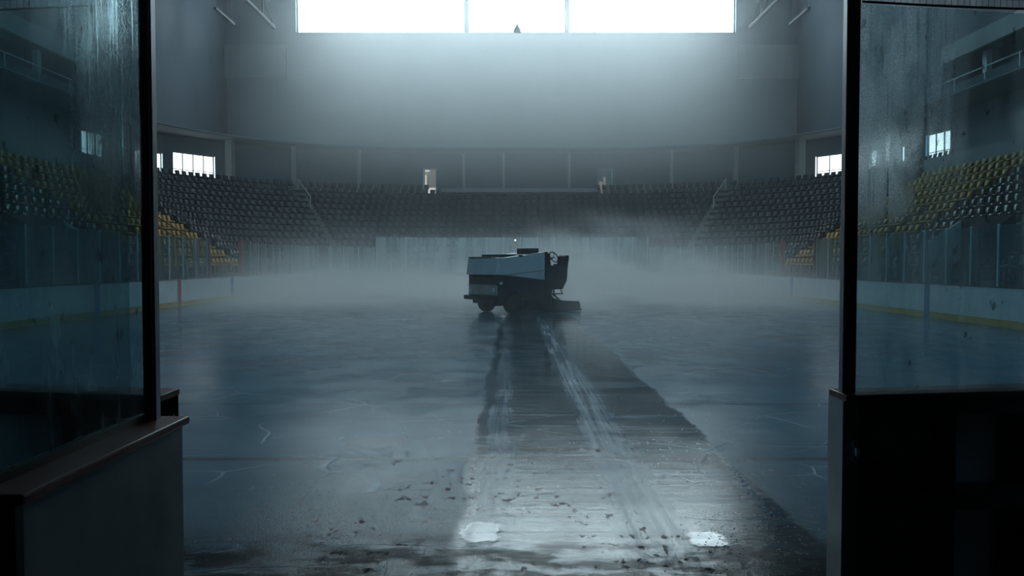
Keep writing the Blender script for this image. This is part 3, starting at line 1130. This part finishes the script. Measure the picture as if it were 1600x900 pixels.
for i in range(3):
    (xa, ya), (xb, yb) = g[i], g[i + 1]
    MB().hexa([(xa, ya, 1.122), (xb - .02, yb, 1.122), (xb - .02, yb + .012, 1.122), (xa, ya + .012, 1.122)],
              [(xa, ya, 3.04), (xb - .02, yb, 3.04), (xb - .02, yb + .012, 3.04), (xa, ya + .012, 3.04)]).build('pane', M['glass_r'], t)

# left boards behind the gate
t = thing('dasher_board', (-1.71, 4.0, 0), 'dark near board seen through the glass of the left gate', 'rink board')
bp = lambda o: [(-p[0] - .08, p[1]) for p in seg_pts(1, o)]
MB().strip(bp(.13), bp(.18), 0.0, 1.09).build('face_sheet', M['scuffed'], t)
MB().strip(bp(-.02), bp(.20), 1.09, 1.122).build('cap_rail', M['cap'], t, bevel=.006)
for z0, z1 in ((.02, .09), (.52, .62), (1.0, 1.09)):
    MB().strip(bp(0), bp(.13), z0, z1).build('frame_rail', M['black'], t)
MB().box(-1.75, -1.71, 3.90, 4.08, 0.0, 1.09).build('end_plate', M['black'], t)
MB().box(-2.25, -2.19, 3.98, 4.11, 0.0, 1.09).build('stud', M['black'], t)
for i in range(3):
    (xa, ya), (xb, yb) = g[i], g[i + 1]
    xa, xb = -xa - .2, -xb - .2
    MB().hexa([(xa, ya, 1.122), (xb + .02, yb, 1.122), (xb + .02, yb + .012, 1.122), (xa, ya + .012, 1.122)],
              [(xa, ya, 3.04), (xb + .02, yb, 3.04), (xb + .02, yb + .012, 3.04), (xa, ya + .012, 3.04)]).build('pane', M['glass_b'], t)

# safety nets above the near glass
for s, sd in ((1, 'right'), (-1, 'left')):
    x0 = 1.715 if s > 0 else 1.92
    n = thing('safety_net', (s * x0, 4.0, 3.05), 'black net on a sagging cable above the near %s glass' % sd, 'net')

    def cab(f):
        X = x0 + f * 1.6
        Y = 3.985 + (X - 1.7) * .16 - .03
        return X, Y, 3.055 + .05 * (f - .12) ** 2 - .01
    MB().tube([(s * cab(q / 12)[0], cab(q / 12)[1], cab(q / 12)[2]) for q in range(13)], .006, 6).build('cable', M['black'], n)
    mb = MB()
    for q in range(48):
        c = cab(q / 47)
        mb.tube([(s * c[0], c[1], c[2]), (s * c[0], c[1], 3.5)], .0012, 4)
    for z in range(12):
        zz = 3.095 + z * .034
        mb.tube([(s * cab(q / 6)[0], cab(q / 6)[1], zz) for q in range(7)], .0012, 4)
    mb.build('mesh', M['net'], n)

# left gate, swung open towards the camera
t = thing('rink_gate', (-1.45, 2.8, 0), 'open gate on the left with a scuffed panel, brown cap and tall wet glass', 'gate')
MB().box(-1.53, -1.385, 2.24, 3.345, .06, 1.09).build('panel', M['scuffed'], t, bevel=.006)
MB().box(-1.56, -1.362, 2.21, 3.365, 1.09, 1.122).build('cap_rail', M['cap'], t, bevel=.008)
MB().box(-1.525, -1.50, 2.24, 3.27, 1.122, 1.15).build('glass_seat', M['black'], t)
MB().box(-1.515, -1.475, 3.27, 3.33, 1.122, 3.5).build('post', M['black'], t, bevel=.004)
MB().box(-1.474, -1.468, 3.285, 3.325, 1.122, 3.5).build('post_channel', M['steel'], t)
MB().box(-1.516, -1.504, 2.2, 3.272, 1.15, 3.5).build('pane', M['glass_l'], t)
MB().box(-1.56, -1.38, 2.20, 2.238, .02, 1.09).build('end_post', M['black'], t)
for yy in (2.5, 3.1):
    MB().box(-1.49, -1.43, yy - .06, yy + .06, 0, .06).build('foot', M['black'], t)

# ------------------------------------------------------------------ ice resurfacer
PHI = math.radians(37)
P0 = Vector((at(777, 491, 27.0).x, 27.0, 0))
UX = Vector((math.cos(PHI), math.sin(PHI), 0))      # rearwards
VX = Vector((-math.sin(PHI), math.cos(PHI), 0))     # from the near side to the far side
W = 1.84


def R(u, v, z):
    return P0 + UX * u + VX * v + Vector((0, 0, z))


def rbox(mb, u0, u1, v0, v1, z0, z1):
    b = [R(u0, v0, z0), R(u1, v0, z0), R(u1, v1, z0), R(u0, v1, z0)]
    tt = [R(u0, v0, z1), R(u1, v0, z1), R(u1, v1, z1), R(u0, v1, z1)]
    mb.hexa(b, tt)
    return mb


def rprof(mb, prof, v0, v1):
    mb.prism([R(u, v0, z) for u, z in prof], VX * (v1 - v0))
    return mb


c = R(1.8, W / 2, 0)
z = thing('ice_resurfacer', (c.x, c.y, 0), 'ice resurfacing machine with white snow tank and black driver seat standing on the ice', 'ice resurfacer')
# snow tank: flared front hood and rising side
mb = MB()
top = [(0.0, 1.93), (.45, 1.945), (1.2, 2.03), (2.08, 2.14)]
bot = [(2.08, 1.15), (1.2, 1.24), (.45, 1.33), (0.0, 1.34)]
rprof(mb, [(-.04, 1.34), (.05, 1.93)] + top[1:] + bot[:3], 0.0, W)
tank = mb.build('snow_tank', M['body'], z, bevel=.035)
mb = MB()
rprof(mb, [(.5, 1.36), (2.1, 1.50), (2.1, 1.485), (.5, 1.345)], -.012, .0)
mb.build('crease_trim', M['lower'], tank)
mb = MB(); rbox(mb, .93, 1.06, -.02, .05, 1.96, 2.03); mb.build('tank_latch', M['lower'], tank)
mb = MB(); rbox(mb, .0, .35, .35, W - .1, 1.93, 1.965); rbox(mb, .5, 1.1, .3, W - .2, 1.95, 2.05)
mb.build('tank_lid', M['lower'], tank, bevel=.01)
mb = MB(); rbox(mb, 1.55, 2.0, .25, .95, 2.05, 2.27); mb.build('filler_hatch', M['lower'], z, bevel=.02)
# lower body
mb = MB()
rprof(mb, [(.06, .55), (.06, 1.345), (2.2, 1.25), (2.2, .36), (1.1, .36), (1.06, .62), (.9, .78), (.62, .78), (.46, .62), (.44, .55)], .04, .30)
rprof(mb, [(.06, .55), (.06, 1.345), (2.2, 1.25), (2.2, .36), (1.1, .36), (1.06, .62), (.9, .78), (.62, .78), (.46, .62), (.44, .55)], W - .30, W - .04)
rbox(mb, .06, 2.2, .28, W - .28, .34, 1.25)
mb.build('body', M['lower'], z)
# front panel with lamps, bumper
mb = MB(); rbox(mb, .02, .06, .06, W - .08, .64, .98); fp = mb.build('front_panel', M['chrome'], z, bevel=.01)
for v in (.22, W - .22):
    MB().lathe([(.085, 0), (.09, .04), (.06, .055)], R(.02, v, .82), -UX, 16).build('headlamp', M['lens'], fp)
mb = MB(); rbox(mb, -.02, .03, .1, W - .1, .955, 1.0); rbox(mb, -.02, .03, .1, W - .1, .665, .7); mb.build('trim_bar', M['steel'], fp)
mb = MB(); rbox(mb, -.10, .04, -.06, W + .06, .47, .62); mb.build('bumper', M['black'], z, bevel=.02)
MB().lathe([(.05, 0), (.055, .03), (.03, .045)], R(.18, .04, 1.06), -VX, 14).build('marker_lamp', M['lens'], z)


def wheel(u, v, r, wd):
    hub = R(u, v, r)
    ty = MB().lathe([(r * .62, -wd / 2), (r * .93, -wd / 2), (r, -wd * .34), (r, wd * .34), (r * .93, wd / 2), (r * .62, wd / 2)], hub, VX, 28).build('wheel', M['rubber'], z, smooth=False)
    MB().lathe([(r * .60, -wd * .42), (r * .42, -wd * .30), (r * .16, -wd * .34), (r * .10, -wd * .42)], hub, VX, 20).build('hub', M['chrome'], ty)


wheel(.76, .15, .34, .26); wheel(.76, W - .15, .34, .26)
wheel(2.25, .17, .34, .26); wheel(2.25, W - .17, .34, .26)
# driver station
mb = MB()
rprof(mb, [(2.2, .80), (3.0, .80), (3.2, 1.12), (3.24, 1.62), (2.2, 1.68)], .10, 1.2)
mb.build('driver_platform', M['lower'], z, bevel=.02)
mb = MB(); rprof(mb, [(2.1, 1.15), (2.1, 2.14), (2.32, 2.15), (2.44, 2.05), (2.5, 1.66), (2.2, 1.3)], .16, 1.5)
mb.build('dashboard', M['vinyl'], z, bevel=.02)
mb = MB(); rprof(mb, [(2.14, .36), (2.14, 1.3), (2.3, 1.2), (2.6, .8), (2.45, .36)], .2, W - .2); mb.build('rear_bulkhead', M['lower'], z)
st = MB(); rprof(st, [(2.9, 1.60), (3.24, 1.60), (3.26, 1.68), (2.9, 1.72)], .10, .54); seat = st.build('driver_seat', M['vinyl'], z, bevel=.03)
st = MB(); rprof(st, [(3.06, 1.68), (3.25, 1.66), (3.31, 1.98), (3.27, 2.03), (3.16, 2.03), (3.10, 1.98)], .10, .52); st.build('seat_back', M['vinyl'], seat, bevel=.045)
cw = R(2.76, .32, 1.96)
ax = (UX * .85 + Vector((0, 0, .5))).normalized()
s1 = VX; s2 = ax.cross(s1)
wh = MB().tube([cw + (s1 * math.cos(q / 24 * 2 * PI) + s2 * math.sin(q / 24 * 2 * PI)) * .21 for q in range(24)], .02, 8, True).build('steering_wheel', M['vinyl'], z, smooth=True)
MB().tube([cw, R(2.4, .32, 1.80)], .025).build('steering_column', M['vinyl'], wh)
sp_ = MB()
for q in range(3):
    sp_.tube([cw, cw + (s1 * math.cos(q / 3 * 2 * PI) + s2 * math.sin(q / 3 * 2 * PI)) * .2], .012, 6)
sp_.build('spokes', M['chrome'], wh)
MB().tube([R(2.5, .75, 1.66), R(2.62, .75, 1.84), R(2.66, .75, 1.88)], .018).build('control_lever', M['chrome'], z)
# step hung under the platform
mb = MB(); rbox(mb, 2.55, 3.02, .1, .4, .62, .66); stp = mb.build('step', M['black'], z)
MB().tube([R(2.6, .12, .64), R(2.6, .12, .82)], .02).build('step_bracket', M['black'], stp)
MB().tube([R(2.98, .12, .64), R(2.9, .12, .82)], .02).build('step_bracket', M['black'], stp)
# conditioner sled dragged behind, with lift arms and hoses
mb = MB()
rprof(mb, [(2.45, .02), (3.66, .02), (3.72, .16), (3.66, .36), (2.9, .40), (2.45, .50)], -.06, W + .06)
sled = mb.build('conditioner', M['lower'], z, bevel=.02)
mb = MB(); rbox(mb, 2.6, 3.74, -.09, W + .09, .02, .09); mb.build('runner', M['black'], sled)
mb = MB(); rbox(mb, 3.70, 3.74, -.02, W + .02, .02, .2); mb.build('towel', M['rubber'], sled)
for v in (.3, W - .3):
    MB().tube([R(2.3, v, .95), R(2.6, v, .68), R(3.0, v, .42)], .035).build('lift_arm', M['black'], z)
MB().tube([R(2.35, .2, .88), R(2.55, .2, .82), R(2.75, .2, .55), R(2.95, .2, .42)], .02).build('hose', M['chrome'], z, smooth=True)
mb = MB(); rbox(mb, .2, 2.3, .5, W - .5, .26, .4); mb.build('chassis', M['black'], z)
mb = MB(); rbox(mb, 1.2, 2.0, -.01, .05, .30, .46); mb.build('wash_tank', M['lower'], z, bevel=.02)

# ------------------------------------------------------------------ slush on the ice
random.seed(11)
mb = MB()


def crumb(p, r):
    n = 6
    vs = [(p.x, p.y, r * .7)]
    for q in range(n):
        a = q / n * 2 * PI
        rr = r * random.uniform(.7, 1.3)
        vs.append((p.x + rr * math.cos(a), p.y + rr * math.sin(a), 0.001))
    mb.add(vs, [(0, 1 + q, 1 + (q + 1) % n) for q in range(n)] + [tuple(range(n, 0, -1))])


for q in range(170):
    f = q / 170
    p = ground(1140 + 62 * f + random.gauss(0, 4), 722 + 82 * f + random.gauss(0, 2))
    crumb(p, random.uniform(.003, .010))
for q in range(420):
    p = ground(random.gauss(1165, 42), random.uniform(800, 899))
    crumb(p, random.uniform(.002, .007))
for q in range(260):
    p = ground(random.gauss(470, 60), random.uniform(790, 899))
    crumb(p, random.uniform(.002, .006))
for q in range(120):
    p = ground(random.uniform(940, 1110), random.uniform(610, 760))
    crumb(p, random.uniform(.003, .008))
o = mb.build('slush', M['slush'])
tag(o, 'scattered white crumbs of slush along the wet strip', 'slush', kind='stuff')

# ------------------------------------------------------------------ air: world volume
wd = bpy.data.worlds.new('hall_air')
sc.world = wd
wd.use_nodes = True
wd.node_tree.nodes.clear()
k = N(wd.node_tree)
out = k.new('ShaderNodeOutputWorld')
bg = k.new('ShaderNodeBackground')
bg.inputs[0].default_value = (.30, .64, .88, 1)  # added blue ambient fill, entering through the open near end of the hall
bg.inputs[1].default_value = .62
k.link(bg.outputs[0], out.inputs['Surface'])
co = k.pos()
x, y, zz = k.xyz()[0], k.xyz()[1], k.xyz()[2]
hall = k.m('MULTIPLY', k.m('MULTIPLY', k.ss(y, 42, 62), k.m('MULTIPLY', k.ss(k.m('ABSOLUTE', x), 22.5, 11, .02, 1.0), k.ss(zz, 25, 13, .28, 1.0))), k.ss(zz, 5.3, 11.0, .03, 1.0))
hall = k.m('MULTIPLY', hall, .033)
warp = k.noise(co, (.16, .10, .30), s=1.0, detail=3, rough=.6)
puff = k.ss(warp, .36, .66, .25, 1.25)
lay = k.m('POWER', 2.718, k.m('MULTIPLY', zz, -1 / .8))
inx = k.ss(k.m('ABSOLUTE', x), 13.4, 10.8)
mist = k.m('MULTIPLY', k.m('MULTIPLY', lay, k.m('ADD', k.ss(y, 24.0, 34, 0, .96), k.ss(y, 10, 26, 0, .035))), k.m('MULTIPLY', puff, inx))
mist = k.m('MULTIPLY', mist, k.ss(y, 58, 56))
mist = k.m('MULTIPLY', mist, .62)
# plume drifting up to the right of the machine
dx = k.m('DIVIDE', k.m('SUBTRACT', x, 5.5), 8.0)
dyy = k.m('DIVIDE', k.m('SUBTRACT', y, 46), 9.0)
dz = k.m('DIVIDE', k.m('SUBTRACT', zz, 1.0), 4.2)
rad = k.m('ADD', k.m('ADD', k.m('MULTIPLY', dx, dx), k.m('MULTIPLY', dyy, dyy)), k.m('MULTIPLY', dz, dz))
pl = k.m('MULTIPLY', k.ss(rad, 1.0, .1), k.ss(warp, .40, .62))
pl = k.m('MULTIPLY', pl, .11)
den = k.m('ADD', k.m('ADD', hall, mist), k.m('ADD', pl, .0012))
# the air ends at the roof and the walls of the hall
ins = k.m('MULTIPLY', k.m('LESS_THAN', zz, 34.0), k.m('MULTIPLY', k.m('LESS_THAN', k.m('ABSOLUTE', x), 33.0), k.m('COMPARE', y, 39.0, 37.0)))
den = k.m('MULTIPLY', den, ins)
vol = k.new('ShaderNodeVolumeScatter')
vol.inputs['Color'].default_value = (.93, .975, 1.0, 1)
vol.inputs['Anisotropy'].default_value = .64
k.link(den, vol.inputs['Density'])
k.link(vol.outputs[0], out.inputs['Volume'])
wd.cycles.volume_sampling = 'MULTIPLE_IMPORTANCE'
wd.cycles.volume_step_size = 4.0
wd.cycles.homogeneous_volume = False

# ------------------------------------------------------------------ render look
cy_ = sc.cycles
cy_.max_bounces = 6
cy_.diffuse_bounces = 1
cy_.glossy_bounces = 2
cy_.transmission_bounces = 4
cy_.transparent_max_bounces = 12
cy_.volume_bounces = 3
cy_.volume_max_steps = 16
cy_.use_adaptive_sampling = True
cy_.adaptive_threshold = .12
cy_.adaptive_min_samples = 16
cy_.use_denoising = True
cy_.caustics_reflective = False
cy_.sample_clamp_indirect = 4.0
vs = sc.view_settings
vs.view_transform = 'Standard'
vs.look = 'None'
vs.exposure = 0.0
vs.gamma = 1.0
vs.use_curve_mapping = False
